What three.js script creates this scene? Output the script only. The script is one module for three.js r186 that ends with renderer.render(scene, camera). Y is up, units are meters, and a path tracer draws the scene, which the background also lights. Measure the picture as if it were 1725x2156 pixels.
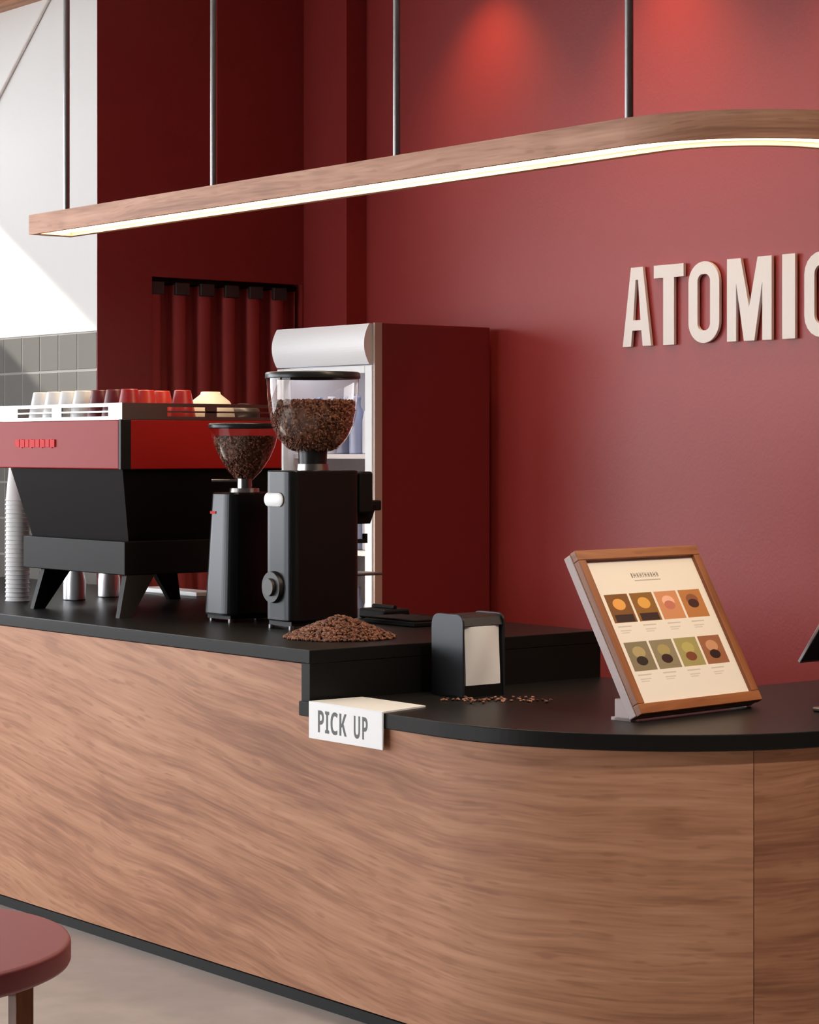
import * as THREE from 'three';
import { mergeGeometries } from 'three/addons/utils/BufferGeometryUtils.js';
import { RoundedBoxGeometry } from 'three/addons/geometries/RoundedBoxGeometry.js';
import { RectAreaLightUniformsLib } from 'three/addons/lights/RectAreaLightUniformsLib.js';

// ---------------------------------------------------------------- camera, sky, sun, exposure
const scene = new THREE.Scene();
const renderer = new THREE.WebGLRenderer({ antialias: true });
renderer.toneMapping = THREE.LinearToneMapping;
renderer.toneMappingExposure = 1.0;
renderer.shadowMap.enabled = true;
RectAreaLightUniformsLib.init();

const F = 4796;                                                     // focal length in pixels of a 1725 x 2156 frame
const camera = new THREE.PerspectiveCamera(2 * Math.atan(1078 / F) * 180 / Math.PI, 1725 / 2156, 0.1, 60);
camera.position.set(4.64, 1.4, 3.365);
camera.lookAt(4.64 - 0.78304, 1.4, 3.365 - 0.62197);
camera.setViewOffset(1725, 2156, 0, 134, 1725, 2156);               // level camera, lens shifted
scene.add(camera);

scene.background = new THREE.Color().setRGB(9.6, 9.8, 10.2);        // bright overcast-white sky

const sun = new THREE.DirectionalLight(new THREE.Color().setRGB(1.0, 0.95, 0.86), 5.2);
sun.position.set(-5.2 - 8 * 1, 3 + 8 * 0.58, 8 * 0.6);
sun.target.position.set(-5.2, 3, 0);
sun.castShadow = true;
sun.shadow.radius = 2.5;
sun.shadow.mapSize.set(2048, 2048);
Object.assign(sun.shadow.camera, { left: -9, right: 9, top: 9, bottom: -9, near: 0.5, far: 40 });
scene.add(sun, sun.target);

// ---------------------------------------------------------------- helpers
let seed = 7;
const rnd = () => { seed = (seed * 1664525 + 1013904223) >>> 0; return seed / 4294967296; };
const rr = (a, b) => a + (b - a) * rnd();
const taken = new Map();
function numbered(n) {
  const k = taken.get(n) ?? 0; taken.set(n, k + 1);
  return k ? n + '_' + String(k).padStart(3, '0') : n;
}
const L = (r, g, b) => new THREE.Color().setRGB(r, g, b);
function mat(color, roughness = 0.6, metalness = 0, extra = {}) {
  return new THREE.MeshPhysicalMaterial({ color, roughness, metalness, ...extra });
}
function tag(o, label, category, group, kind) {
  if (label) o.userData.label = label;
  if (category) o.userData.category = category;
  if (group) o.userData.group = group;
  if (kind) o.userData.kind = kind;
  return o;
}
function mesh(name, geo, m, parent = scene) {
  const g = Array.isArray(geo) ? merge(geo) : geo;
  const o = new THREE.Mesh(g, m);
  o.name = parent === scene ? numbered(name) : name;
  o.castShadow = o.receiveShadow = true;
  parent.add(o);
  return o;
}
function merge(list) {
  return mergeGeometries(list.map((g) => {
    const h = g.index ? g.toNonIndexed() : g.clone();
    for (const k of Object.keys(h.attributes)) if (!['position', 'normal', 'uv'].includes(k)) h.deleteAttribute(k);
    return h;
  }));
}
function thing(name, label, category, [x, y, z] = [0, 0, 0], turn = 0, group) {
  const o = new THREE.Group(); o.name = numbered(name); scene.add(o);
  o.position.set(x, y, z); o.rotation.y = turn;
  return tag(o, label, category, group);
}
// uv in metres, projected on the dominant axis of every face; rot turns the pattern
function uvm(geo, rot = 0, ou = 0, ov = 0) {
  const g = geo.index ? geo.toNonIndexed() : geo;
  const p = g.attributes.position, n = g.attributes.normal, uv = new Float32Array(p.count * 2);
  const c = Math.cos(rot), s = Math.sin(rot);
  for (let i = 0; i < p.count; i += 3) {
    let nx = 0, ny = 0, nz = 0;
    for (let k = 0; k < 3; k++) { nx += Math.abs(n.getX(i + k)); ny += Math.abs(n.getY(i + k)); nz += Math.abs(n.getZ(i + k)); }
    for (let k = 0; k < 3; k++) {
      const x = p.getX(i + k), y = p.getY(i + k), z = p.getZ(i + k);
      let u, v;
      if (nz >= nx && nz >= ny) { u = x; v = y; } else if (nx >= ny) { u = z; v = y; } else { u = x; v = z; }
      uv[(i + k) * 2] = (u * c - v * s) + ou; uv[(i + k) * 2 + 1] = (u * s + v * c) + ov;
    }
  }
  g.setAttribute('uv', new THREE.BufferAttribute(uv, 2));
  return g;
}
// box from min and max corners, edges rounded by r
function box(x0, x1, y0, y1, z0, z1, r = 0) {
  const w = x1 - x0, h = y1 - y0, d = z1 - z0;
  const g = r > 0 ? new RoundedBoxGeometry(w, h, d, 2, Math.min(r, w / 2.01, h / 2.01, d / 2.01)) : new THREE.BoxGeometry(w, h, d);
  g.translate((x0 + x1) / 2, (y0 + y1) / 2, (z0 + z1) / 2);
  return g;
}
function cyl(x, y0, y1, z, r0, r1 = r0, n = 32) {
  const g = new THREE.CylinderGeometry(r1, r0, y1 - y0, n);
  g.translate(x, (y0 + y1) / 2, z);
  return g;
}
function lathe(pts, n = 48) { return new THREE.LatheGeometry(pts.map(([a, b]) => new THREE.Vector2(a, b)), n); }
function rod(a, b, r, n = 12) {
  const A = new THREE.Vector3(...a), B = new THREE.Vector3(...b), d = B.clone().sub(A);
  const g = new THREE.CylinderGeometry(r, r, d.length(), n);
  g.applyQuaternion(new THREE.Quaternion().setFromUnitVectors(new THREE.Vector3(0, 1, 0), d.clone().normalize()));
  g.translate((A.x + B.x) / 2, (A.y + B.y) / 2, (A.z + B.z) / 2);
  return g;
}
// hexahedron from a lower and an upper rectangle: [x0, x1, z0, z1] at y0 and at y1
function taper(a, y0, b, y1) {
  const P = [[a[0], y0, a[2]], [a[1], y0, a[2]], [a[1], y0, a[3]], [a[0], y0, a[3]], [b[0], y1, b[2]], [b[1], y1, b[2]], [b[1], y1, b[3]], [b[0], y1, b[3]]];
  const Q = [[0, 1, 2, 3], [7, 6, 5, 4], [3, 2, 6, 7], [1, 0, 4, 5], [2, 1, 5, 6], [0, 3, 7, 4]];
  const pos = [];
  for (const [i, j, k, l] of Q) for (const t of [i, j, k, i, k, l]) pos.push(...P[t]);
  const g = new THREE.BufferGeometry();
  g.setAttribute('position', new THREE.Float32BufferAttribute(pos, 3));
  g.setAttribute('uv', new THREE.Float32BufferAttribute(new Float32Array(pos.length / 3 * 2), 2));
  g.computeVertexNormals();
  return g;
}
// outline [[x, z], ...] in plan, extruded from y0 to y1
function slab(outline, y0, y1, bevel = 0) {
  const s = new THREE.Shape(outline.map(([x, z]) => new THREE.Vector2(x, -z)));
  const g = new THREE.ExtrudeGeometry(s, { depth: y1 - y0 - 2 * bevel, bevelEnabled: bevel > 0, bevelThickness: bevel, bevelSize: bevel, bevelOffset: -bevel, bevelSegments: 2, curveSegments: 24 });
  g.rotateX(-Math.PI / 2);
  g.translate(0, y0 + bevel, 0);
  return g;
}
// a board of thickness th bent along a plan path [[x, z], ...] (outer side on the left hand of travel), u along the path
function bentBoard(path, y0, y1, th, u0 = 0) {
  const pos = [], uv = [];
  const nrm = path.map((p, i) => {
    const a = path[Math.max(0, i - 1)], b = path[Math.min(path.length - 1, i + 1)];
    const dx = b[0] - a[0], dz = b[1] - a[1], l = Math.hypot(dx, dz);
    return [-dz / l, dx / l];                                       // travel +x gives +z
  });
  let u = u0;
  const quad = (a, b, c, d, ua, ub, va, vb) => {
    for (const [q, s, t] of [[a, ua, va], [b, ub, va], [c, ub, vb], [a, ua, va], [c, ub, vb], [d, ua, vb]]) { pos.push(...q); uv.push(s, t); }
  };
  for (let i = 0; i + 1 < path.length; i++) {
    const [ax, az] = path[i], [bx, bz] = path[i + 1], l = Math.hypot(bx - ax, bz - az);
    const ai = [ax - nrm[i][0] * th, az - nrm[i][1] * th], bi = [bx - nrm[i + 1][0] * th, bz - nrm[i + 1][1] * th];
    quad([ax, y0, az], [bx, y0, bz], [bx, y1, bz], [ax, y1, az], u, u + l, y0, y1);
    quad([bi[0], y0, bi[1]], [ai[0], y0, ai[1]], [ai[0], y1, ai[1]], [bi[0], y1, bi[1]], u + l, u, y0, y1);
    quad([ax, y1, az], [bx, y1, bz], [bi[0], y1, bi[1]], [ai[0], y1, ai[1]], u, u + l, y1, y1 + th);
    quad([ai[0], y0, ai[1]], [bi[0], y0, bi[1]], [bx, y0, bz], [ax, y0, az], u, u + l, y0 - th, y0);
    if (i === 0) quad([ai[0], y0, ai[1]], [ax, y0, az], [ax, y1, az], [ai[0], y1, ai[1]], u - th, u, y0, y1);
    if (i + 2 === path.length) quad([bx, y0, bz], [bi[0], y0, bi[1]], [bi[0], y1, bi[1]], [bx, y1, bz], u + l, u + l + th, y0, y1);
    u += l;
  }
  const g = new THREE.BufferGeometry();
  g.setAttribute('position', new THREE.Float32BufferAttribute(pos, 3));
  g.setAttribute('uv', new THREE.Float32BufferAttribute(uv, 2));
  g.computeVertexNormals();
  return g;
}
// lets the grain run downhill with slope k up to u = ua, then level out until u = ub
function grainDrift(g, k, ua, ub) {
  const uv = g.attributes.uv;
  for (let i = 0; i < uv.count; i++) {
    const u = uv.getX(i), t = Math.max(0, Math.min(1, (u - ua) / (ub - ua)));
    uv.setY(i, uv.getY(i) + k * (Math.min(u, ua) + (ub - ua) * (t - t * t / 2)));
  }
  return g;
}
const steps = (x0, x1, z, n) => Array.from({ length: n + 1 }, (_, i) => [x0 + (x1 - x0) * i / n, z]);
const arc = (cx, cz, r, a0, a1, n) => Array.from({ length: n + 1 }, (_, i) => { const a = a0 + (a1 - a0) * i / n; return [cx + r * Math.sin(a), cz + r * Math.cos(a)]; });

// ---------------------------------------------------------------- computed textures
function hash(x, y, s) { let h = (x * 374761393 + y * 668265263 + s * 1442695041) | 0; h = Math.imul(h ^ (h >>> 13), 1274126177); return ((h ^ (h >>> 16)) >>> 0) / 4294967296; }
function vnoise(x, y, px, py, s) {                                  // value noise, periodic in px, py cells
  const xi = Math.floor(x), yi = Math.floor(y), fx = x - xi, fy = y - yi;
  const u = fx * fx * (3 - 2 * fx), v = fy * fy * (3 - 2 * fy);
  const m = (a, p) => ((a % p) + p) % p;
  const a = hash(m(xi, px), m(yi, py), s), b = hash(m(xi + 1, px), m(yi, py), s), c = hash(m(xi, px), m(yi + 1, py), s), d = hash(m(xi + 1, px), m(yi + 1, py), s);
  return a + (b - a) * u + (c - a) * v + (a - b - c + d) * u * v;
}
function fbm(x, y, px, py, s, o = 4) { let t = 0, a = 0.5, n = 0; for (let i = 0; i < o; i++) { t += a * vnoise(x, y, px, py, s + i); n += a; a *= 0.5; x *= 2; y *= 2; px *= 2; py *= 2; } return t / n; }
function dataTex(w, h, f, srgb, wm, hm) {
  const d = new Uint8Array(w * h * 4);
  for (let j = 0; j < h; j++) for (let i = 0; i < w; i++) {
    const c = f(i / w, j / h), k = (j * w + i) * 4;
    d[k] = Math.max(0, Math.min(255, c[0])); d[k + 1] = Math.max(0, Math.min(255, c[1])); d[k + 2] = Math.max(0, Math.min(255, c[2])); d[k + 3] = 255;
  }
  const t = new THREE.DataTexture(d, w, h);
  t.wrapS = t.wrapT = THREE.RepeatWrapping;
  t.magFilter = THREE.LinearFilter; t.minFilter = THREE.LinearMipmapLinearFilter; t.generateMipmaps = true;
  if (srgb) t.colorSpace = THREE.SRGBColorSpace;
  t.repeat.set(1 / wm, 1 / hm); t.needsUpdate = true;
  return t;
}
const mixc = (a, b, t) => [a[0] + (b[0] - a[0]) * t, a[1] + (b[1] - a[1]) * t, a[2] + (b[2] - a[2]) * t];
// walnut veneer, 2.4 m x 1.2 m, grain along u
function walnut(light, mid, dark, s) {
  return dataTex(1536, 768, (u, v) => {
    const warp = (fbm(u * 3, v * 2, 3, 2, s + 40, 3) - 0.5) * 0.07 + (fbm(u * 9, v * 8, 9, 8, s + 50, 2) - 0.5) * 0.016;
    const y = v + warp;
    const band = fbm(u * 2, y * 12, 2, 12, s, 3);
    const streak = fbm(u * 7, y * 70, 7, 70, s + 9, 4);
    const fine = fbm(u * 26, y * 260, 26, 260, s + 17, 2);
    const patch = fbm(u * 6, v * 9, 6, 9, s + 23, 4);
    let t = 0.5 + (band - 0.5) * 0.55 + (streak - 0.5) * 0.95 + (fine - 0.5) * 0.5 + (patch - 0.5) * 0.6;
    t = Math.max(0, Math.min(1, t));
    let c = t < 0.5 ? mixc(light, mid, t * 2) : mixc(mid, dark, (t - 0.5) * 2);
    const fleck = fbm(u * 16, y * 80, 16, 80, s + 31, 2);
    if (fleck > 0.72) c = mixc(c, dark, Math.min(0.4, (fleck - 0.72) * 3));
    const dash = fbm(u * 34, y * 150, 34, 150, s + 61, 2);
    if (dash > 0.69) c = mixc(c, dark, Math.min(0.4, (dash - 0.69) * 3));
    return c;
  }, true, 2.4, 1.2);
}
const walnutTex = walnut([200, 152, 122], [182, 132, 103], [146, 100, 77], 3);
const speck = dataTex(512, 512, (u, v) => { const n = 90 + 110 * fbm(u * 90, v * 90, 90, 90, 5, 3); return [n, n, n]; }, false, 0.5, 0.5);
const concreteTex = dataTex(1024, 1024, (u, v) => {
  const a = fbm(u * 5, v * 5, 5, 5, 71, 5), b = fbm(u * 40, v * 40, 40, 40, 77, 3), st = fbm(u * 3, v * 11, 3, 11, 81, 4);
  const k = 0.8 + 0.28 * a + 0.1 * b + 0.16 * st - 0.16;
  return [168 * k, 163 * k, 159 * k];
}, true, 2.6, 2.6);
const wallBump = dataTex(512, 512, (u, v) => { const n = 255 * (0.5 * fbm(u * 30, v * 30, 30, 30, 91, 3) + 0.5 * fbm(u * 120, v * 120, 120, 120, 95, 2)); return [n, n, n]; }, false, 1, 1);

// ---------------------------------------------------------------- materials
const M = {
  red: mat(L(0.32, 0.032, 0.029), 0.46, 0, { bumpMap: wallBump, bumpScale: 0.0006 }),
  white: mat(L(0.80, 0.785, 0.77), 0.8, 0, { bumpMap: wallBump, bumpScale: 0.0005 }),
  tile: [0, 1, 2].map((i) => mat(L(0.145 + i * 0.01, 0.137 + i * 0.01, 0.124 + i * 0.01), 0.4, 0, { specularIntensity: 0.6 })),
  grout: mat(L(0.3, 0.285, 0.27), 0.85),
  ceiling: mat(L(0.5, 0.48, 0.46), 0.9),
  plaster: mat(L(0.09, 0.075, 0.07), 0.9),
  floor: mat(L(1.25, 1.22, 1.2), 0.36, 0, { map: concreteTex }),
  woodLit: mat(L(1.12, 1.14, 1.2), 0.52, 0, { map: walnutTex, specularIntensity: 0.55 }),  // walnut tinted lighter to imitate daylight on the pendant lamp
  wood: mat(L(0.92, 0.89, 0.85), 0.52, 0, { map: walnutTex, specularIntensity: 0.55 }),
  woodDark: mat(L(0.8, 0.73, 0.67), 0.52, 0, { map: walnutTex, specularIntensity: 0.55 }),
  woodFrame: mat(L(0.6, 0.4, 0.22), 0.45, 0, { map: walnutTex }),
  top: mat(L(0.011, 0.010, 0.0095), 0.36, 0, { specularIntensity: 0.27, bumpMap: speck, bumpScale: 0.00012 }),
  black: mat(L(0.005, 0.005, 0.0055), 0.5, 0, { specularIntensity: 0.45 }),
  blackSatin: mat(L(0.02, 0.02, 0.022), 0.32, 0.35),
  grinder: mat(L(0.024, 0.025, 0.027), 0.3, 0.7),
  steel: mat(L(0.36, 0.35, 0.345), 0.28, 1),
  darkSteel: mat(L(0.24, 0.23, 0.235), 0.3, 0.9),
  redPaint: mat(L(0.29, 0.010, 0.009), 0.45, 0, { specularIntensity: 0.25 }),
  redBadge: mat(L(0.65, 0.012, 0.016), 0.7),
  whitePaint: mat(L(0.86, 0.86, 0.87), 0.4),
  paper: mat(L(0.84, 0.83, 0.83), 0.75),
  maroon: mat(L(0.25, 0.044, 0.045), 0.5),
  fabric: mat(L(0.46, 0.066, 0.062), 0.85),
  glass: new THREE.MeshPhysicalMaterial({ color: L(1, 0.97, 0.95), roughness: 0.04, transmission: 1, thickness: 0, ior: 1.45 }),
  bean: [L(0.17, 0.062, 0.034), L(0.24, 0.09, 0.05), L(0.11, 0.042, 0.025), L(0.32, 0.13, 0.075)].map((c) => mat(c, 0.5)),
  beanMix: mat(L(1, 1, 1), 0.55),
  pale: mat(L(0.56, 0.45, 0.43), 0.65),
};

// ---------------------------------------------------------------- the room
const XR = -3.275, ZW = -1.326, ZB = -2.449, XP = -2.97, ZP = -2.344, CEIL = 3.5, XL = -5.2, XE = 8, ZE = 7;
const struct = (name, geo, m) => tag(mesh(name, geo, m), null, null, null, 'structure');
tag(struct('floor', uvm(box(XL - 0.2, XE + 0.2, -0.12, 0, -3.2, ZE + 0.2)), M.floor), 'grey polished concrete floor in front of the counter');
tag(struct('ceiling', uvm(box(XL - 0.2, XE + 0.2, CEIL, CEIL + 0.15, -3.2, ZE + 0.2)), M.ceiling), 'plain ceiling above the coffee bar');
tag(struct('wall_back', uvm(box(XL - 0.2, XE + 0.2, 0, CEIL, ZB - 0.15, ZB)), M.red), 'brick red painted wall behind the counter');
tag(struct('wall_pilaster', uvm(box(XR - 0.12, XP, 0, CEIL, ZB, ZP)), M.red), 'shallow red pilaster in the corner');
const D0 = -1.582, D1 = -2.335, DH = 2.1;
tag(struct('wall_return', uvm(merge([box(XR - 0.12, XR, 0, CEIL, D0, ZW - 0.12), box(XR - 0.003, XR, 0, CEIL, ZW - 0.12, ZW), box(XR - 0.12, XR, DH, CEIL, ZP, D0), box(XR - 0.12, XR, 0, DH, ZP, D1)])), M.red), 'dark red side wall with a curtained doorway');
const wallLeft = struct('wall_left', uvm(box(XL, XR - 0.003, 1.872, CEIL, ZW - 0.12, ZW)), M.white);
tag(wallLeft, 'white plaster wall above grey square tiles');
mesh('grout', box(XL, XR - 0.003, 0, 1.872, ZW - 0.12, ZW - 0.0025), M.grout, wallLeft);
{
  const S = 0.1535, g = new RoundedBoxGeometry(S - 0.009, S - 0.009, 0.008, 1, 0.0015);
  for (let i = 0; i < 12; i++) for (let j = 0; j < 12; j++) {
    const t = mesh('tile', g, M.tile[Math.floor(rnd() * 3)], wallLeft);
    t.position.set(XR - 0.0055 - S * (i + 0.5), 1.872 - 0.0015 - S * (j + 0.5), ZW - 0.0045);
  }
}
// window wall on the left: tall panes towards the street, a transom light near the tiled wall
tag(struct('wall_window', merge([
  box(XL - 0.2, XL, 0, CEIL, -2.6, -1.2), box(XL - 0.2, XL, 3.1, CEIL, -1.2, ZE), box(XL - 0.2, XL, 0, 2.5, -1.2, 0.5),
  box(XL - 0.2, XL, 2.5, 3.1, 0.8, 1.0), box(XL - 0.2, XL, 0, 0.8, 0.5, ZE), box(XL - 0.2, XL, 2.4, 2.5, 0.5, 1.0), box(XL - 0.2, XL, 0.8, 3.1, 6.6, ZE),
]), M.plaster), 'street side wall with tall glazing');
tag(struct('wall_right', box(XE, XE + 0.2, 0, CEIL, -3.2, ZE), M.plaster), 'dark plaster wall at the far right');
tag(struct('wall_front', merge([box(XL - 0.2, -4.6, 0, CEIL, ZE, ZE + 0.2), box(-1.0, XE, 0, CEIL, ZE, ZE + 0.2), box(-4.6, -1.0, 2.6, CEIL, ZE, ZE + 0.2), box(-4.6, -1.0, 0, 0.12, ZE, ZE + 0.2)]), M.plaster), 'shop front wall with a wide window');
for (let i = 0; i < 3; i++) tag(struct('window_' + (i + 1), uvm(merge([box(XL - 0.13, XL - 0.07, 0.8, 3.1, 2.0 + i * 1.55 - 0.025, 2.0 + i * 1.55 + 0.025)])), M.blackSatin), 'black window post in the street glazing');
tag(struct('pavement', box(-30, 30, -0.25, -0.12, -30, 40), mat(L(0.42, 0.41, 0.4), 0.9)), 'pavement outside the windows');
tag(mesh('added_awning', box(XL - 2.4, XL - 0.2, 3.14, 3.2, 0.9, 6.8), mat(L(0.35, 0.33, 0.31), 0.9)), 'flat grey awning added outside above the street glazing to block sun', 'awning');  // unseen slab added to keep direct sun off the counter front
tag(struct('trim_1', uvm(box(XL, XR, 3.262, 3.35, ZW, ZW + 0.06)), M.wood), 'walnut cornice board along the white wall');
tag(mesh('wall_conduit', rod([-4.42, 2.627, ZW + 0.008], [-3.65, 3.2546, ZW + 0.008], 0.0075), mat(L(0.8, 0.74, 0.7), 0.7)), 'thin beige pipe running diagonally up the white wall', 'pipe');

// ---------------------------------------------------------------- counter
const HU = 0.8926, HL = 0.763, XEND = -3.4, CC = [0.5, -0.7], RO = 0.708, ZBK = -1.0;
const counter = thing('coffee_counter', 'curved walnut veneered coffee bar counter with dark plinth', 'counter');
{
  const rw = RO - 0.012, zw = CC[1] + rw, y0 = 0.03, seam = 65 * Math.PI / 180, gap = 0.0012;
  
  mesh('veneer_panel', grainDrift(bentBoard(steps(XEND, -0.036, zw, 34), y0, HU - 0.037, 0.02, 0.3), 0.15, 3.4, 4.9), M.wood, counter);
  mesh('veneer_panel', grainDrift(bentBoard([...steps(-0.036, 0.5, zw, 8), ...arc(CC[0], CC[1], rw, 0, seam - gap, 26).slice(1)], y0, HL - 0.039, 0.02, 0.3 - 0.036 - XEND), 0.15, 3.4, 4.9), M.wood, counter);
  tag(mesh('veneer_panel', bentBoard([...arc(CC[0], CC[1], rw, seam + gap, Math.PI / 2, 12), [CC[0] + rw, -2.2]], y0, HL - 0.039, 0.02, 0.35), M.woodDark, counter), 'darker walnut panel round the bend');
  const rp = rw + 0.004;
  mesh('plinth', bentBoard([[XEND, CC[1] + rp], [0.5, CC[1] + rp], ...arc(CC[0], CC[1], rp, 0, Math.PI / 2, 36).slice(1), [CC[0] + rp, -2.2]], 0, 0.028, 0.03), M.black, counter);
  mesh('carcass', slab([[XEND, zw - 0.021], [-0.037, zw - 0.021], [-0.037, ZBK + 0.01], [XEND, ZBK + 0.01]], 0.002, HU - 0.037), M.black, counter);
  const ri = rw - 0.022;
  mesh('carcass', slab([[-0.035, CC[1] + ri], [0.5, CC[1] + ri], ...arc(CC[0], CC[1], ri, 0, Math.PI / 2, 24).slice(1), [CC[0] + ri, -2.2], [0.45, -2.2], [0.45, -1.12], [0.33, ZBK + 0.01], [-0.035, ZBK + 0.01]], 0.002, HL - 0.039), M.black, counter);
}
const upper = thing('upper_worktop', 'black raised worktop with a step down on the right, carrying the coffee machine', 'worktop');
mesh('slab', uvm(box(XEND, 0, HU - 0.035, HU, ZBK, 0, 0.0025)), M.top, upper);
tag(mesh('waterfall_panel', uvm(box(-0.035, 0, HL, HU - 0.035, ZBK, 0)), M.top, upper), 'black vertical drop at the step');
{
  const t = 0.008;
  const o = [[0, t], [0.5, t], ...arc(CC[0], CC[1], RO, 0, Math.PI / 2, 48).slice(1), [CC[0] + RO, -2.2], [0.43, -2.2], [0.43, -1.12], ...arc(0.31, -1.12, 0.12, Math.PI / 2, 0, 10).slice(1), [-0.035, ZBK], [-0.035, t]];
  tag(mesh('lower_worktop', uvm(slab(o, HL - 0.037, HL, 0.0025)), M.top), 'lower black worktop with a rounded corner, below the step', 'worktop');
}

// ---------------------------------------------------------------- pendant lamp
{
  const y0 = 2.119, y1 = 2.185, zf = -0.4, W = 0.16, R = 0.42, cx = 0.70, cz = zf - R, x0 = -2.16, zEnd = -1.9, th = 0.014;
  const g = thing('pendant_lamp', 'long walnut linear lamp with a rounded corner, hung over the counter', 'lamp', [0, 0, 0]);
  const path = (inset, start) => [[x0 + start, zf - inset], [cx, zf - inset], ...arc(cx, cz, R - inset, 0, Math.PI / 2, 28).slice(1), [cx + R - inset, zEnd]];
  mesh('side_board', bentBoard(path(0, 0), y0, y1, th), M.woodLit, g);
  mesh('side_board', bentBoard(path(W - 0.026, 0), y0, y1, 0.026, 0.6), M.woodLit, g);
  mesh('end_board', uvm(box(x0, x0 + 0.05, y0, y1, zf - W + 0.026, zf - th)), M.woodLit, g);
  mesh('top_board', bentBoard(path(th, 0.05), y1 - 0.012, y1, W - th - 0.026), M.woodLit, g);
  const glow = new THREE.MeshStandardMaterial({ color: L(0.9, 0.8, 0.65), roughness: 0.6, emissive: L(1, 0.8, 0.52), emissiveIntensity: 6 });
  mesh('light_strip', bentBoard(path(th + 0.001, 0.051), y0 + 0.0115, y0 + 0.018, W - th - 0.026 - 0.002), glow, g);
  for (const x of [-2.048, -1.159, -0.256, 0.654]) mesh('suspension_rod', rod([x, y1, -0.48], [x, CEIL, -0.48], 0.0105, 20), mat(L(0.34, 0.32, 0.32), 0.3, 0.9), g);
  const warm = L(1, 0.82, 0.58);
  const n = 4, len = (cx - x0 - 0.05) / n;
  const area = (x, z, w, h, turn = 0) => {
    const l = new THREE.RectAreaLight(warm, 13, w, h); l.position.set(x, y0 + 0.0105, z); l.rotation.set(-Math.PI / 2, 0, turn); g.add(l);
  };
  for (let i = 0; i < n; i++) area(x0 + 0.05 + len * (i + 0.5), zf - W / 2 + 0.006, len, 0.112);
  const rm = R - W / 2 + 0.006, na = 14;
  for (let i = 0; i < na; i++) { const a = (i + 0.5) / na * Math.PI / 2; area(cx + rm * Math.sin(a), cz + rm * Math.cos(a), rm * Math.PI / 2 / na * 0.97, 0.11, a); }
  area(cx + R - W / 2 + 0.006, (cz + zEnd) / 2, 0.112, cz - zEnd);
}

// ---------------------------------------------------------------- ceiling spotlights washing the red wall
[[-2.14, 'left of the wall letters'], [-1.15, 'above the wall letters'], [-0.16, 'right of the wall letters']].forEach(([x, where]) => {
  const g = thing('ceiling_spotlight', 'small black ceiling spotlight aimed at the red wall, ' + where, 'spotlight', [x, CEIL, ZB + 0.3], 0, 'spotlights along the red wall');
  mesh('housing', merge([cyl(0, -0.11, 0, 0, 0.035, 0.035, 24)]), M.black, g);
  mesh('lens', cyl(0, -0.112, -0.1105, 0, 0.027, 0.027, 24), new THREE.MeshStandardMaterial({ color: L(0.9, 0.85, 0.75), emissive: L(1, 0.62, 0.34), emissiveIntensity: 6 }), g);
  const s = new THREE.SpotLight(L(1, 0.52, 0.2), 2.7, 0, 0.78, 1);
  s.position.set(0, -0.118, 0); s.target.position.set(0, -1.2, -0.3); s.castShadow = true; s.shadow.radius = 2;
  g.add(s, s.target);
});

[[-0.95, 'before the wall letters']].forEach(([x, where]) => {  // unseen washer added to lift the brightness of the red wall
  const g = thing('added_wall_washer', 'added black ceiling wall washer aimed at the red wall, ' + where, 'spotlight', [x, CEIL, ZB + 1.25], 0, 'added wall washers before the red wall');
  mesh('housing', cyl(0, -0.13, 0, 0, 0.045, 0.045, 24), M.black, g);
  mesh('lens', cyl(0, -0.133, -0.1305, 0, 0.036, 0.036, 24), new THREE.MeshStandardMaterial({ color: L(0.9, 0.88, 0.84), emissive: L(1, 0.84, 0.66), emissiveIntensity: 6 }), g);
  const s = new THREE.SpotLight(L(1, 0.84, 0.68), 5, 0, 0.7, 1);
  s.position.set(0, -0.14, 0); s.target.position.set(-0.1, -1.6, -1.25); s.castShadow = true; s.shadow.radius = 4;
  g.add(s, s.target);
});
// ---------------------------------------------------------------- unseen downlights added to brighten floor, table, menu and napkins
[[1.9, 2.3, 'over the round table'], [0.3, 1.9, 'over the floor before the counter bend'], [-1.4, 1.8, 'over the floor before the straight counter front'], [2.1, -0.2, 'to the right of the counter bend']].forEach(([x, z, where]) => {
  const g = thing('added_downlight', 'added round white ceiling downlight ' + where, 'downlight', [x, CEIL, z], 0, 'added downlights on the seating side');
  mesh('ring', cyl(0, -0.02, 0, 0, 0.075, 0.08, 28), M.whitePaint, g);
  mesh('lens', cyl(0, -0.023, -0.0205, 0, 0.06, 0.06, 28), new THREE.MeshStandardMaterial({ color: L(0.9, 0.88, 0.85), emissive: L(1, 0.9, 0.78), emissiveIntensity: 6 }), g);
  const s = new THREE.SpotLight(L(1, 0.93, 0.84), x === 2.1 ? 40 : x === 1.9 ? 12 : 18, 0, x === 2.1 ? 0.85 : 0.62, 1);
  s.position.set(0, -0.03, 0); s.target.position.set(0, -3, 0); s.castShadow = true; s.shadow.radius = 4;
  g.add(s, s.target);
});

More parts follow.
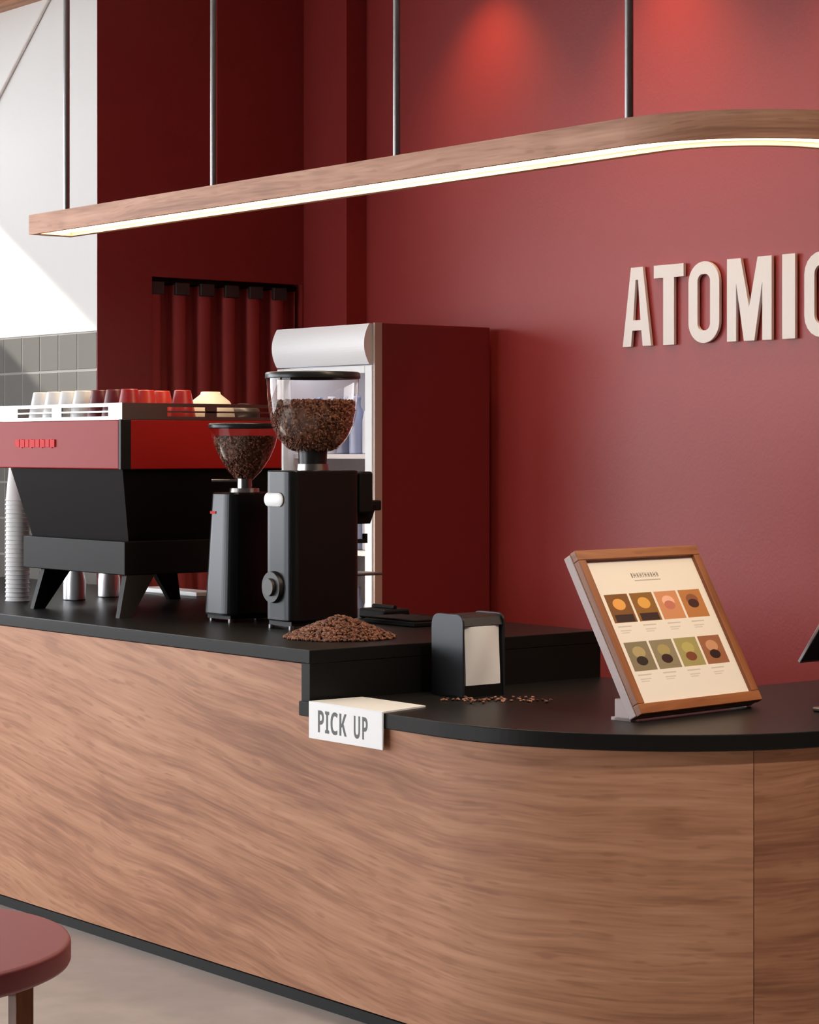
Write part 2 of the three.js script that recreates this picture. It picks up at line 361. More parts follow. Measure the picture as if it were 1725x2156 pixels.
// ---------------------------------------------------------------- wall letters
{
  const H = 0.287, st = 0.19, yb = 1.771;
  const g = thing('wall_sign', 'large white raised letters on the red wall', 'sign');
  const V = (a) => a.map(([x, y]) => new THREE.Vector2(x, y));
  const rounded = (w, r, inset) => {
    const p = new THREE.Path(), a = inset, b = w - inset, t = 1 - inset, q = Math.max(0.02, r - inset);
    p.moveTo(a, inset + q); p.lineTo(a, t - q); p.absellipse(a + q, t - q, q, q, Math.PI, Math.PI / 2, true); p.lineTo(b - q, t); p.absellipse(b - q, t - q, q, q, Math.PI / 2, 0, true);
    p.lineTo(b, inset + q); p.absellipse(b - q, inset + q, q, q, 0, -Math.PI / 2, true); p.lineTo(a + q, inset); p.absellipse(a + q, inset + q, q, q, -Math.PI / 2, -Math.PI, true);
    return p.getPoints(10);
  };
  const S = {};
  S.A = (w) => { const s = new THREE.Shape(V([[0, 0], [0.15, 0], [0.175, 0.2], [w - 0.175, 0.2], [w - 0.15, 0], [w, 0], [w - 0.15, 1], [0.15, 1]])); s.holes.push(new THREE.Path(V([[0.19, 0.33], [w / 2 - 0.022, 0.84], [w / 2 + 0.022, 0.84], [w - 0.19, 0.33]]))); return s; };
  S.T = (w) => new THREE.Shape(V([[w / 2 - st / 2, 0], [w / 2 + st / 2, 0], [w / 2 + st / 2, 0.84], [w, 0.84], [w, 1], [0, 1], [0, 0.84], [w / 2 - st / 2, 0.84]]));
  S.O = (w) => { const s = new THREE.Shape(rounded(w, w / 2 - 0.001, 0)); s.holes.push(new THREE.Path(rounded(w, w / 2 - 0.02, 0.155))); return s; };
  S.M = (w) => new THREE.Shape(V([[0, 0], [0.15, 0], [0.15, 0.7], [w / 2 - 0.085, 0], [w / 2 + 0.085, 0], [w - 0.15, 0.7], [w - 0.15, 0], [w, 0], [w, 1], [w - 0.225, 1], [w / 2, 0.4], [0.225, 1], [0, 1]]));
  S.I = (w) => new THREE.Shape(V([[0, 0], [w, 0], [w, 1], [0, 1]]));
  S.C = (w) => { const r = w / 2, t = 0.155, pts = []; const A = (cx, cy, q, a0, a1) => { for (let k = 0; k <= 10; k++) { const a = a0 + (a1 - a0) * k / 10; pts.push([cx + q * Math.cos(a), cy + q * Math.sin(a)]); } };
    pts.push([w, 0.66], [w, 1 - r]); A(r, 1 - r, r, 0, Math.PI); A(r, r, r, Math.PI, 2 * Math.PI); pts.push([w, 0.36], [w - t, 0.36]); A(r, r, r - t, 0, -Math.PI); A(r, 1 - r, r - t, Math.PI, 0); pts.push([w - t, 0.66]);
    return new THREE.Shape(V(pts)); };
  const cols = [['A', -1.402, -1.255], ['T', -1.241, -1.091], ['O', -1.067, -0.917], ['M', -0.880, -0.672], ['I', -0.624, -0.566], ['C', -0.525, -0.375]];
  const lm = mat(L(0.84, 0.8, 0.77), 0.55);
  for (const [ch, a, b] of cols) {
    const geo = new THREE.ExtrudeGeometry(S[ch]((b - a) / H), { depth: 0.012, bevelEnabled: false, curveSegments: 12 });
    geo.scale(H, H, 1);
    const o = mesh('letter_' + ch.toLowerCase(), geo, lm, g); o.position.set(a, yb, ZB + 0.006);
    const px = ch === 'T' || ch === 'I' ? (b - a) / 2 : 0.022, py = ch === 'O' || ch === 'C' ? 0.14 : 0.02;
    mesh('mounting_pin', box(px - 0.004, px + 0.004, py - 0.004, py + 0.004, -0.0062, 0), lm, o);
  }
}

// ---------------------------------------------------------------- doorway curtain
{
  const g = thing('doorway_curtain', 'dark red pleated curtain hanging in the doorway of the red side wall', 'curtain', [XR - 0.05, 0, 0]);
  const n = 240, z0 = D0 - 0.008, z1 = D1 + 0.008, pos = [], idx = [], uv = [];
  const per = 6, ys = [0.02, 0.5, 1, 1.5, 2.0, 2.072];
  for (let i = 0; i <= n; i++) {
    const t = i / n, ph = t * per * Math.PI * 2 + 0.6;
    const s = Math.sin(ph), wv = Math.sign(s) * Math.pow(Math.abs(s), 0.75);
    for (let j = 0; j < ys.length; j++) { pos.push(wv * 0.036, ys[j], z0 + (z1 - z0) * t + 0.012 * Math.sin(2 * ph)); uv.push(t, ys[j]); }
  }
  const m = ys.length;
  for (let i = 0; i < n; i++) for (let j = 0; j + 1 < m; j++) { const a = i * m + j; idx.push(a, a + m, a + 1, a + m, a + m + 1, a + 1); }
  const geo = new THREE.BufferGeometry(); geo.setAttribute('position', new THREE.Float32BufferAttribute(pos, 3)); geo.setAttribute('uv', new THREE.Float32BufferAttribute(uv, 2)); geo.setIndex(idx); geo.computeVertexNormals();
  mesh('cloth', geo, Object.assign(M.fabric.clone(), { side: THREE.DoubleSide }), g);
  mesh('rail', box(-0.012, 0.012, 2.078, 2.094, D1 + 0.002, D0 - 0.002), M.black, g);
  for (let k = 0; k < per; k++) { const z = z0 + (z1 - z0) * (k + 0.2) / per; mesh('clip', box(0.012, 0.042, 2.03, 2.082, z - 0.034, z + 0.034, 0.004), mat(L(0.045, 0.042, 0.04), 0.5), g); }
}

// ---------------------------------------------------------------- display fridge
{
  const g = thing('display_fridge', 'tall maroon sided display fridge with white header and glass door', 'fridge', [-2.43, 0, -2.13]);
  const X0 = -0.315, X1 = 0.315, Z0 = -0.27, Z1 = 0.26, T = 1.871, t = 0.03;                 // cabinet, door in front
  const maroonSide = mat(L(0.2, 0.016, 0.018), 0.5);
  mesh('side_panel', box(X1 - t, X1, 0, T, Z0, Z1, 0.003), maroonSide, g);
  mesh('side_panel', box(X0, X0 + t, 0, T, Z0, Z1, 0.003), maroonSide, g);
  mesh('back_panel', box(X0 + t, X1 - t, 0.1, T - t, Z0, Z0 + t), M.whitePaint, g);
  mesh('liner', box(X0 + t, X0 + t + 0.004, 0.22, T - t, Z0 + t, Z1 - 0.002), M.whitePaint, g);
  mesh('top_panel', box(X0 + t, X1 - t, T - t, T, Z0, Z1), maroonSide, g);
  mesh('base', box(X0 + t, X1 - t, 0, 0.22, Z0, Z1), M.black, g);
  const champ = mat(L(0.5, 0.38, 0.33), 0.4);
  mesh('edge_trim', box(X1 - 0.012, X1, 0.1, T, Z1, Z1 + 0.035, 0.002), champ, g);
  const s = new THREE.Shape(); s.moveTo(0, 0); s.quadraticCurveTo(0.05, 0.075, 0.0, 0.152); s.lineTo(-0.05, 0.152); s.lineTo(-0.05, 0); s.closePath();
  const hg = new THREE.ExtrudeGeometry(s, { depth: X1 - X0 - 0.03, bevelEnabled: false, curveSegments: 16 });
  hg.rotateY(-Math.PI / 2); hg.scale(1, 1, 1);
  // profile x becomes z after the turn; mirror so the bulge faces the room
  hg.translate(0, 0, 0);
  const hp = hg.attributes.position; for (let i = 0; i < hp.count; i++) hp.setXYZ(i, hp.getX(i), hp.getY(i), hp.getZ(i));
  const header = mesh('header', hg, mat(L(0.93, 0.93, 0.94), 0.35), g); header.position.set(X1 - 0.015, T - 0.155, Z1 + 0.05);
  const yb = 0.24, yt = T - 0.158, fz0 = Z1, fz1 = Z1 + 0.04, fw = 0.045;
  const door = mesh('door_frame', [box(X0, X0 + fw, yb, yt, fz0, fz1, 0.004), box(X1 - 0.012 - fw, X1 - 0.012, yb, yt, fz0, fz1, 0.004), box(X0 + fw, X1 - 0.012 - fw, yt - 0.03, yt, fz0, fz1, 0.004), box(X0 + fw, X1 - 0.012 - fw, yb, yb + 0.06, fz0, fz1, 0.004)], M.whitePaint, g);
  mesh('pane', box(X0 + fw, X1 - 0.012 - fw, yb + 0.06, yt - 0.03, fz0 + 0.015, fz0 + 0.02), M.glass, door);
  const ls = new THREE.MeshStandardMaterial({ color: L(0.9, 0.9, 0.95), emissive: L(0.75, 0.85, 1), emissiveIntensity: 3 });
  mesh('interior_light', box(X0 + 0.06, X1 - 0.06, T - 0.06, T - 0.045, Z1 - 0.05, Z1 - 0.03), ls, g);
  const pl = new THREE.RectAreaLight(L(0.75, 0.85, 1), 12, X1 - X0 - 0.12, 0.05); pl.position.set(0, T - 0.065, Z1 - 0.06); pl.rotation.x = -Math.PI / 2; g.add(pl);
  for (const y of [0.62, 0.99, 1.36]) mesh('shelf', box(X0 + t, X1 - t, y, y + 0.018, Z0 + t, Z1 - 0.02), M.whitePaint, g);
  const bm = [mat(L(0.35, 0.42, 0.62), 0.3), mat(L(0.7, 0.72, 0.78), 0.35), mat(L(0.18, 0.2, 0.3), 0.3)];
  let k = 0;
  for (const y of [0.638, 1.008, 1.378]) for (let i = 0; i < 6; i++) {
    const b = mesh('drink_bottle', lathe([[0, 0], [0.03, 0], [0.032, 0.006], [0.032, 0.13], [0.026, 0.16], [0.013, 0.185], [0.013, 0.21], [0.015, 0.212], [0.015, 0.225], [0, 0.225]], 18), bm[k++ % 3]);
    b.position.set(-2.43 - 0.21 + i * 0.084, y, -2.13 + 0.17);
    const row = { 0.638: 'bottom', 1.008: 'middle', 1.378: 'top' }[y];
    tag(b, ['pale blue', 'whitish', 'dark blue'][(k - 1) % 3] + ' bottle on the ' + row + ' fridge shelf, number ' + ['one', 'two', 'three', 'four', 'five', 'six'][i] + ' from the left', 'bottle', 'bottles in the fridge');
  }
}

// ---------------------------------------------------------------- espresso machine
{
  const X0 = -2.0, X1 = -1.238, Z0 = -0.81, Z1 = -0.2;
  const g = thing('espresso_machine', 'red and black espresso machine on splayed black legs', 'coffee machine', [0, HU, 0]);
  const y = (v) => v - HU;
  mesh('tray', box(-1.905, -1.278, y(1.016), y(1.118), -0.76, -0.238, 0.003), mat(L(0.012, 0.011, 0.011), 0.45, 0, { specularIntensity: 0.16 }), g);
  mesh('lower_body', taper([-1.888, -1.296, -0.74, -0.262], y(1.118), [-1.945, -1.252, -0.8, -0.214], y(1.336)), mat(L(0.008, 0.006, 0.006), 0.55, 0, { specularIntensity: 0.12 }), g);
  const rear = mesh('rear_panel', box(X0, X1 - 0.014, y(1.337), y(1.486), Z1 - 0.03, Z1, 0.004), M.redPaint, g);
  tag(rear, 'glossy red panel with a small red word badge');
  mesh('side_panel', box(X1 - 0.03, X1, y(1.337), y(1.486), Z0 + 0.02, Z1 - 0.034, 0.003), M.redPaint, g);
  mesh('side_panel', box(X0, X0 + 0.03, y(1.337), y(1.486), Z0 + 0.02, Z1 - 0.034, 0.003), M.redPaint, g);
  mesh('corner_edge', box(X1 - 0.013, X1 + 0.002, y(1.336), y(1.487), Z1 - 0.034, Z1 + 0.001, 0.002), M.black, g);
  mesh('inner_body', box(X0 + 0.031, X1 - 0.031, y(1.336), y(1.484), Z0, Z1 - 0.031), M.black, g);
  // badge: eight small raised letter blocks, unreadable in the photograph
  let bx = -1.882; const bl = [];
  for (let i = 0; i < 8; i++) { const w = [0.026, 0.03, 0.024, 0.034, 0.026, 0.03, 0.024, 0.03][i]; bl.push(box(bx, bx + w, y(1.404), y(1.428), Z1 - 0.001, Z1 + 0.004)); if (i % 2) bl.push(box(bx, bx + w * 0.4, y(1.401), y(1.43), Z1 - 0.001, Z1 + 0.003)); bx += w + 0.004; }
  mesh('badge', bl, M.redBadge, rear);
  // cup rail: polished band with slots
  const railM = mat(L(0.2, 0.195, 0.19), 0.3, 1), zr = Z1 - 0.004;
  const rail = mesh('cup_rail', [box(X0, X1, y(1.487), y(1.497), zr - 0.006, zr), box(X0, X1, y(1.526), y(1.537), zr - 0.006, zr),
    box(X0, X0 + 0.12, y(1.497), y(1.526), zr - 0.006, zr), box(X0 + 0.34, X0 + 0.4, y(1.497), y(1.526), zr - 0.006, zr), box(X1 - 0.08, X1, y(1.497), y(1.526), zr - 0.006, zr),
    box(X0 + 0.12, X0 + 0.34, y(1.509), y(1.514), zr - 0.006, zr), box(X0 + 0.4, X1 - 0.08, y(1.509), y(1.514), zr - 0.006, zr),
    box(X1 - 0.006, X1, y(1.487), y(1.497), Z0, zr - 0.006), box(X1 - 0.006, X1, y(1.526), y(1.537), Z0, zr - 0.006),
    box(X1 - 0.006, X1, y(1.497), y(1.526), zr - 0.16, zr - 0.006), box(X1 - 0.006, X1, y(1.509), y(1.514), Z0, zr - 0.16), box(X1 - 0.006, X1, y(1.497), y(1.526), zr - 0.34, zr - 0.3), box(X1 - 0.006, X1, y(1.497), y(1.526), Z0, Z0 + 0.06),
    box(X0, X0 + 0.006, y(1.487), y(1.537), Z0, zr - 0.006)], railM, g);
  mesh('cup_tray', box(X0 + 0.007, X1 - 0.007, y(1.485), y(1.492), Z0, zr - 0.007), M.steel, g);
  for (const [tx, tz, fx, fz] of [[-1.292, -0.285, -1.228, -0.2], [-1.79, -0.285, -1.748, -0.2], [-1.292, -0.7, -1.25, -0.78], [-1.82, -0.7, -1.86, -0.78]]) {
    mesh('leg', taper([fx - 0.011, fx + 0.011, fz - 0.024, fz + 0.018], 0.0, [tx - 0.013, tx + 0.013, tz - 0.06, tz + 0.04], y(1.016)), M.black, g);
  }
}
// cups on the machine's rail
{
  const cupG = lathe([[0, 0], [0.024, 0], [0.026, 0.004], [0.036, 0.055], [0.041, 0.085], [0.0395, 0.085], [0.034, 0.055], [0.022, 0.006], [0, 0.006]], 24);
  const base = 1.492, up = (o, x, z) => { o.position.set(x, base + 0.088, z); o.rotation.x = Math.PI; return o; };
  const cup = (m, x, z, label, group) => { const o = mesh('cup', cupG, m); up(o, x, z); return tag(o, label, 'cup', group); };
  const w = mat(L(0.85, 0.85, 0.87), 0.35), rd = [mat(L(0.36, 0.012, 0.012), 0.4), mat(L(0.5, 0.03, 0.02), 0.4), mat(L(0.14, 0.012, 0.02), 0.4)];
  const ord = ['first', 'second', 'third', 'fourth', 'fifth', 'sixth', 'seventh', 'eighth'];
  for (let i = 0; i < 4; i++) cup(w, -1.83 + i * 0.088, -0.262, ord[i] + ' upturned white cup from the left in the front row on the machine', 'white cups on the coffee machine');
  for (let i = 0; i < 3; i++) cup(w, -1.82 + i * 0.105, -0.37, ord[i] + ' upturned white cup from the left in the back row on the machine', 'white cups on the coffee machine');
  for (let i = 0; i < 3; i++) cup(rd[[2, 2, 0][i]], -1.475 + i * 0.088, -0.268, ord[i] + ' upturned dark red cup from the left on the machine rail', 'red cups on the coffee machine');
  for (let i = 0; i < 4; i++) cup(rd[[0, 1, 1, 0][i]], -1.49 + i * 0.06, -0.37 - (i % 2) * 0.095, ord[i] + ' upturned bright red cup from the left behind the dark red ones', 'red cups on the coffee machine');
  const bowl = mesh('cream_bowl', lathe([[0, 0], [0.03, 0], [0.032, 0.008], [0.06, 0.03], [0.073, 0.055], [0.077, 0.082], [0.0745, 0.082], [0.07, 0.056], [0.055, 0.033], [0, 0.015]], 32), mat(L(0.86, 0.76, 0.62), 0.45));
  bowl.position.set(-1.335, base + 0.085, -0.585); bowl.rotation.x = Math.PI; tag(bowl, 'upturned cream bowl on top of the coffee machine', 'bowl');
  const dk = mat(L(0.12, 0.1, 0.095), 0.4, 0.5);
  const pf = mesh('metal_lid', lathe([[0, 0], [0.05, 0], [0.05, 0.03], [0.03, 0.045], [0.012, 0.05], [0, 0.05]], 24), dk); pf.position.set(-1.32, base, -0.7); tag(pf, 'dark metal lid beside the cream bowl on the machine', 'lid');
}
// paper cup stack, left of the machine
{
  const g0 = lathe([[0, 0], [0.028, 0], [0.0285, 0.002], [0.039, 0.105], [0.0405, 0.1055], [0.0415, 0.1075], [0.0405, 0.1095], [0.0385, 0.108], [0.0275, 0.006], [0, 0.006]], 32);
  const n = 24, NTH = ['first', 'second', 'third', 'fourth', 'fifth', 'sixth', 'seventh', 'eighth', 'ninth', 'tenth', 'eleventh', 'twelfth', 'thirteenth', 'fourteenth', 'fifteenth', 'sixteenth', 'seventeenth', 'eighteenth', 'nineteenth', 'twentieth', 'twenty-first', 'twenty-second', 'twenty-third'];
  for (let i = 0; i < n; i++) {
    const o = mesh('paper_cup', g0, M.paper);
    o.position.set(-2.102, HU + 0.1095 + i * 0.0145, -0.325); o.rotation.x = Math.PI;
    tag(o, i === n - 1 ? 'white paper cup at the top of the nested stack left of the coffee machine' : i === 0 ? 'white paper cup at the bottom of the nested stack left of the coffee machine' : NTH[i] + ' white paper cup from the bottom of the nested stack left of the coffee machine', 'paper cup', 'stack of paper cups');
  }
}
// pitchers and tray behind the machine
{
  const pit = lathe([[0, 0], [0.036, 0], [0.038, 0.004], [0.038, 0.06], [0.031, 0.095], [0.033, 0.11], [0.0315, 0.11], [0.0295, 0.096], [0.036, 0.06], [0.036, 0.006], [0, 0.006]], 28);
  for (const [x, z, lab] of [[-2.03, -0.5, 'steel milk pitcher seen between the machine legs, nearer the paper cups'], [-2.09, -0.67, 'steel milk pitcher seen between the machine legs, nearer the right leg']]) {
    const g = thing('milk_pitcher', lab, 'pitcher', [x, HU, z], 0, 'steel pitchers behind the machine');
    mesh('body', pit, mat(L(0.8, 0.8, 0.82), 0.35, 0.6), g);
    const hs = new THREE.TubeGeometry(new THREE.CatmullRomCurve3([[-0.034, 0.095, 0], [-0.06, 0.085, 0], [-0.062, 0.05, 0], [-0.038, 0.03, 0]].map((p) => new THREE.Vector3(...p))), 16, 0.004, 8);
    mesh('handle', hs, M.steel, g);
  }
  tag(mesh('serving_tray', box(-2.28, -1.9, HU, HU + 0.016, -0.99, -0.9, 0.004), M.whitePaint), 'thin white tray lying behind the coffee machine', 'tray');
}

// ---------------------------------------------------------------- grinders
const beanG = (() => {
  const g = new THREE.SphereGeometry(1, 8, 6), p = g.attributes.position;
  for (let i = 0; i < p.count; i++) { let x = p.getX(i), y = p.getY(i), z = p.getZ(i); if (y > 0) y *= 1 - 0.45 * Math.exp(-(z * z) / 0.06); else y *= 1; p.setXYZ(i, x * 0.0056, (y < 0 ? y * 0.0034 : y * 0.0028), z * 0.0041); }
  g.computeVertexNormals(); return g;
})();
function beanStuff(name, label, pts, parentPos, size = 1, shade = 1) {
  const im = new THREE.InstancedMesh(beanG, M.beanMix, pts.length), d = new THREE.Object3D();
  pts.forEach(([x, y, z], i) => {
    d.position.set(x, y, z); d.rotation.set(rr(-3, 3), rr(-3, 3), rr(-3, 3)); d.scale.setScalar(size); d.updateMatrix(); im.setMatrixAt(i, d.matrix);
    im.setColorAt(i, M.bean[Math.floor(rnd() * 4)].color.clone().multiplyScalar(shade));
  });
  im.name = numbered(name); im.castShadow = im.receiveShadow = true; im.position.set(...parentPos);
  scene.add(im); return tag(im, label, 'coffee beans', null, 'stuff');
}
// radius of a profile at a height
const profR = (prof, y) => { for (let i = 0; i + 1 < prof.length; i++) { const [r0, y0] = prof[i], [r1, y1] = prof[i + 1]; if (y >= y0 && y <= y1) return r0 + (r1 - r0) * (y - y0) / (y1 - y0 || 1); } return 0; };
function hopperBeans(label, prof, yTop, n, pos) {
  const pts = [];
  const y0 = prof[0][1] + 0.006;
  while (pts.length < n * 0.8) { const y = rr(y0, yTop), r = profR(prof, y); if (rnd() > r / 0.13) continue; const a = rr(0, 6.283), q = r - 0.006 - rr(0, 0.006); if (q > 0) pts.push([q * Math.cos(a), y, q * Math.sin(a)]); }
  while (pts.length < n) { const a = rr(0, 6.283), q = (profR(prof, yTop) - 0.008) * Math.sqrt(rnd()); pts.push([q * Math.cos(a), yTop + rr(-0.004, 0.003), q * Math.sin(a)]); }
  beanStuff('hopper_beans', label, pts, pos, 0.78);
}
{ // large grinder
  const X0 = -0.672, X1 = -0.54, Z0 = -0.575, Z1 = -0.325, B = 0.022, T = 0.445;
  const g = thing('coffee_grinder', 'large black coffee grinder with a clear bean hopper, nearest the bean pile', 'grinder', [-0.606, HU, -0.45]);
  const lx = (v) => v + 0.606, lz = (v) => v + 0.45;
  const sh = new THREE.Shape(); const a = lx(X0), b = lx(X1), c = lz(Z0), d = lz(Z1), r = 0.034;
  sh.moveTo(a + r, -c); sh.lineTo(b - r, -c); sh.quadraticCurveTo(b, -c, b, -c - r); sh.lineTo(b, -d + r); sh.quadraticCurveTo(b, -d, b - r, -d); sh.lineTo(a + r, -d); sh.quadraticCurveTo(a, -d, a, -d + r); sh.lineTo(a, -c - r); sh.quadraticCurveTo(a, -c, a + r, -c);
  const bg = new THREE.ExtrudeGeometry(sh, { depth: T - B - 0.008, bevelEnabled: true, bevelThickness: 0.004, bevelSize: 0.004, bevelOffset: -0.004, bevelSegments: 2, curveSegments: 12 });
  bg.rotateX(-Math.PI / 2); bg.translate(0, B + 0.004, 0);
  const body = mesh('body', bg, M.grinder, g);
  mesh('foot_plate', box(a + 0.012, b - 0.012, 0.008, B, c + 0.012, d - 0.012), M.black, g);
  for (const fx of [a + 0.02, b - 0.014]) for (const fz of [c + 0.02, d - 0.014]) mesh('foot', cyl(fx, 0, 0.01, fz, 0.008, 0.008, 14), M.darkSteel, g);
  // grinding head towards the barista
  mesh('head', box(a + 0.02, b - 0.012, T - 0.125, T - 0.004, c - 0.052, c - 0.002, 0.008), M.black, g);
  mesh('spout', merge([taper([-0.025, 0.025, c - 0.062, c - 0.012], T - 0.155, [-0.035, 0.035, c - 0.078, c - 0.004], T - 0.1), box(-0.012, 0.012, T - 0.118, T - 0.088, c - 0.115, c - 0.06, 0.005)]), M.black, g);
  mesh('portafilter_fork', box(-0.035, -0.023, 0.235, 0.247, c - 0.045, c + 0.01), M.black, g);
  mesh('portafilter_fork', [box(0.023, 0.035, 0.235, 0.247, c - 0.045, c + 0.01), box(0.023, 0.035, 0.245, 0.262, c - 0.045, c - 0.035)], M.black, g);
  mesh('drip_tray', box(-0.055, 0.055, 0.142, 0.15, c - 0.085, c + 0.01, 0.003), M.darkSteel, g);
  const sw = new THREE.MeshPhysicalMaterial({ color: L(0.9, 0.92, 0.92), roughness: 0.35 });
  const pl = new THREE.CapsuleGeometry(0.02, 0.052, 6, 16); pl.rotateZ(Math.PI / 2); pl.scale(1, 1, 0.3); pl.translate(-0.012, 0.363, d + 0.002);
  mesh('switch_plate', pl, sw, g);
  const kn = new THREE.CylinderGeometry(0.043, 0.046, 0.014, 32); kn.rotateX(Math.PI / 2); kn.translate(-0.012, 0.117, d + 0.006);
  const knob = mesh('dial', kn, mat(L(0.035, 0.034, 0.034), 0.4, 0.5), g);
  const ki = new THREE.CylinderGeometry(0.024, 0.026, 0.012, 24); ki.rotateX(Math.PI / 2); ki.translate(-0.012, 0.117, d + 0.017); mesh('dial_grip', ki, mat(L(0.06, 0.055, 0.052), 0.45, 0.4), knob);
  // collar and hopper
  mesh('collar_ring', cyl(0, T, T + 0.018, 0, 0.047, 0.045, 32), M.steel, g);
  mesh('collar', merge([cyl(0, T + 0.018, T + 0.062, 0, 0.04, 0.042, 32)]), M.blackSatin, g);
  const prof = [[0.042, T + 0.05], [0.072, T + 0.062], [0.1, T + 0.092], [0.117, T + 0.128], [0.125, T + 0.17], [0.13, T + 0.22], [0.132, T + 0.272]];
  mesh('hopper', lathe(prof), M.glass, g);
  mesh('hopper_lid', lathe([[0, T + 0.279], [0.13, T + 0.279], [0.135, T + 0.276], [0.136, T + 0.262], [0.133, T + 0.26], [0.1335, T + 0.272], [0, T + 0.2735]], 48), M.blackSatin, g);
  tag(mesh('hopper_fill', lathe([[0.001, T + 0.056], ...prof.slice(1, 5).map(([r_, y_]) => [r_ - 0.013, y_ + 0.002]), [0.108, T + 0.192], [0.001, T + 0.196]], 32), mat(L(0.2, 0.078, 0.044), 0.6), g), 'dark coffee beans filling the clear hopper');
  hopperBeans('roasted coffee beans in the hopper of the large black grinder', prof, T + 0.196, 3200, [-0.606, HU, -0.45]);
}
{ // small grinder
  const g = thing('coffee_grinder', 'smaller tapered black coffee grinder with a conical hopper, next to the red machine', 'grinder', [-0.935, HU, -0.44]);
  const B = 0.02, T = 0.378;
  const ring = (hx, hz, r, n = 8) => { const p = []; for (const [sx, sz, a0] of [[1, 1, 0], [-1, 1, 1], [-1, -1, 2], [1, -1, 3]]) for (let k = 0; k <= n; k++) { const a = (a0 + k / n) * Math.PI / 2; p.push([sx * (hx - r) + r * Math.cos(a), sz * (hz - r) + r * Math.sin(a)]); } return p; };
  const lofts = [[0.074, 0.106, 0.04, B], [0.075, 0.107, 0.04, B + 0.006], [0.06, 0.09, 0.036, T - 0.005], [0.056, 0.086, 0.034, T]];
  const pos = [], rs = lofts.map(([hx, hz, r, y]) => ring(hx, hz, r).map(([x, z]) => [x, y, z]));
  for (let j = 0; j + 1 < rs.length; j++) for (let i = 0; i < rs[j].length; i++) { const i2 = (i + 1) % rs[j].length; const [p, q, s, t] = [rs[j][i], rs[j][i2], rs[j + 1][i2], rs[j + 1][i]]; pos.push(...p, ...s, ...q, ...p, ...t, ...s); }
  for (const [k, fl] of [[0, 0], [rs.length - 1, 1]]) for (let i = 1; i + 1 < rs[k].length; i++) { const [p, q, s] = [rs[k][0], rs[k][i], rs[k][i + 1]]; pos.push(...p, ...(fl ? s : q), ...(fl ? q : s)); }
  let bg = new THREE.BufferGeometry(); bg.setAttribute('position', new THREE.Float32BufferAttribute(pos, 3)); bg.setAttribute('uv', new THREE.Float32BufferAttribute(new Float32Array(pos.length / 3 * 2), 2)); bg.computeVertexNormals();
  mesh('body', bg, M.grinder, g);
  mesh('foot_plate', box(-0.06, 0.06, 0.008, B, -0.09, 0.09), M.black, g);
  for (const [fx, fz] of [[-0.05, -0.08], [0.05, -0.08], [-0.05, 0.08], [0.056, 0.086]]) mesh('foot', cyl(fx, 0, 0.01, fz, 0.008, 0.008, 14), M.darkSteel, g);
  mesh('badge', box(-0.04, -0.012, 0.315, 0.323, 0.088, 0.0945), M.redBadge, g);
  mesh('top_ring', merge([cyl(0, T, T + 0.012, 0, 0.045, 0.043, 28), cyl(0, T + 0.012, T + 0.04, 0, 0.022, 0.022, 24)]), M.steel, g);
  mesh('lever', rod([-0.02, T + 0.034, 0.0], [-0.07, T + 0.034, 0.07], 0.004), M.steel, g);
  const prof = [[0.024, T + 0.036], [0.05, T + 0.062], [0.075, T + 0.1], [0.092, T + 0.14], [0.101, T + 0.18], [0.104, T + 0.198]];
  mesh('hopper', lathe(prof), M.glass, g);
  mesh('hopper_lid', lathe([[0, T + 0.204], [0.102, T + 0.204], [0.107, T + 0.201], [0.107, T + 0.19], [0.105, T + 0.188], [0.1052, T + 0.198], [0, T + 0.199]], 40), M.blackSatin, g);
  tag(mesh('hopper_fill', lathe([[0.001, T + 0.05], ...prof.slice(1, 4).map(([r_, y_]) => [r_ - 0.013, y_ + 0.002]), [0.081, T + 0.158], [0.001, T + 0.161]], 32), mat(L(0.2, 0.078, 0.044), 0.6), g), 'dark coffee beans filling the clear hopper');
  hopperBeans('roasted coffee beans in the conical hopper of the smaller grinder', prof, T + 0.161, 2000, [-0.935, HU, -0.44]);
}

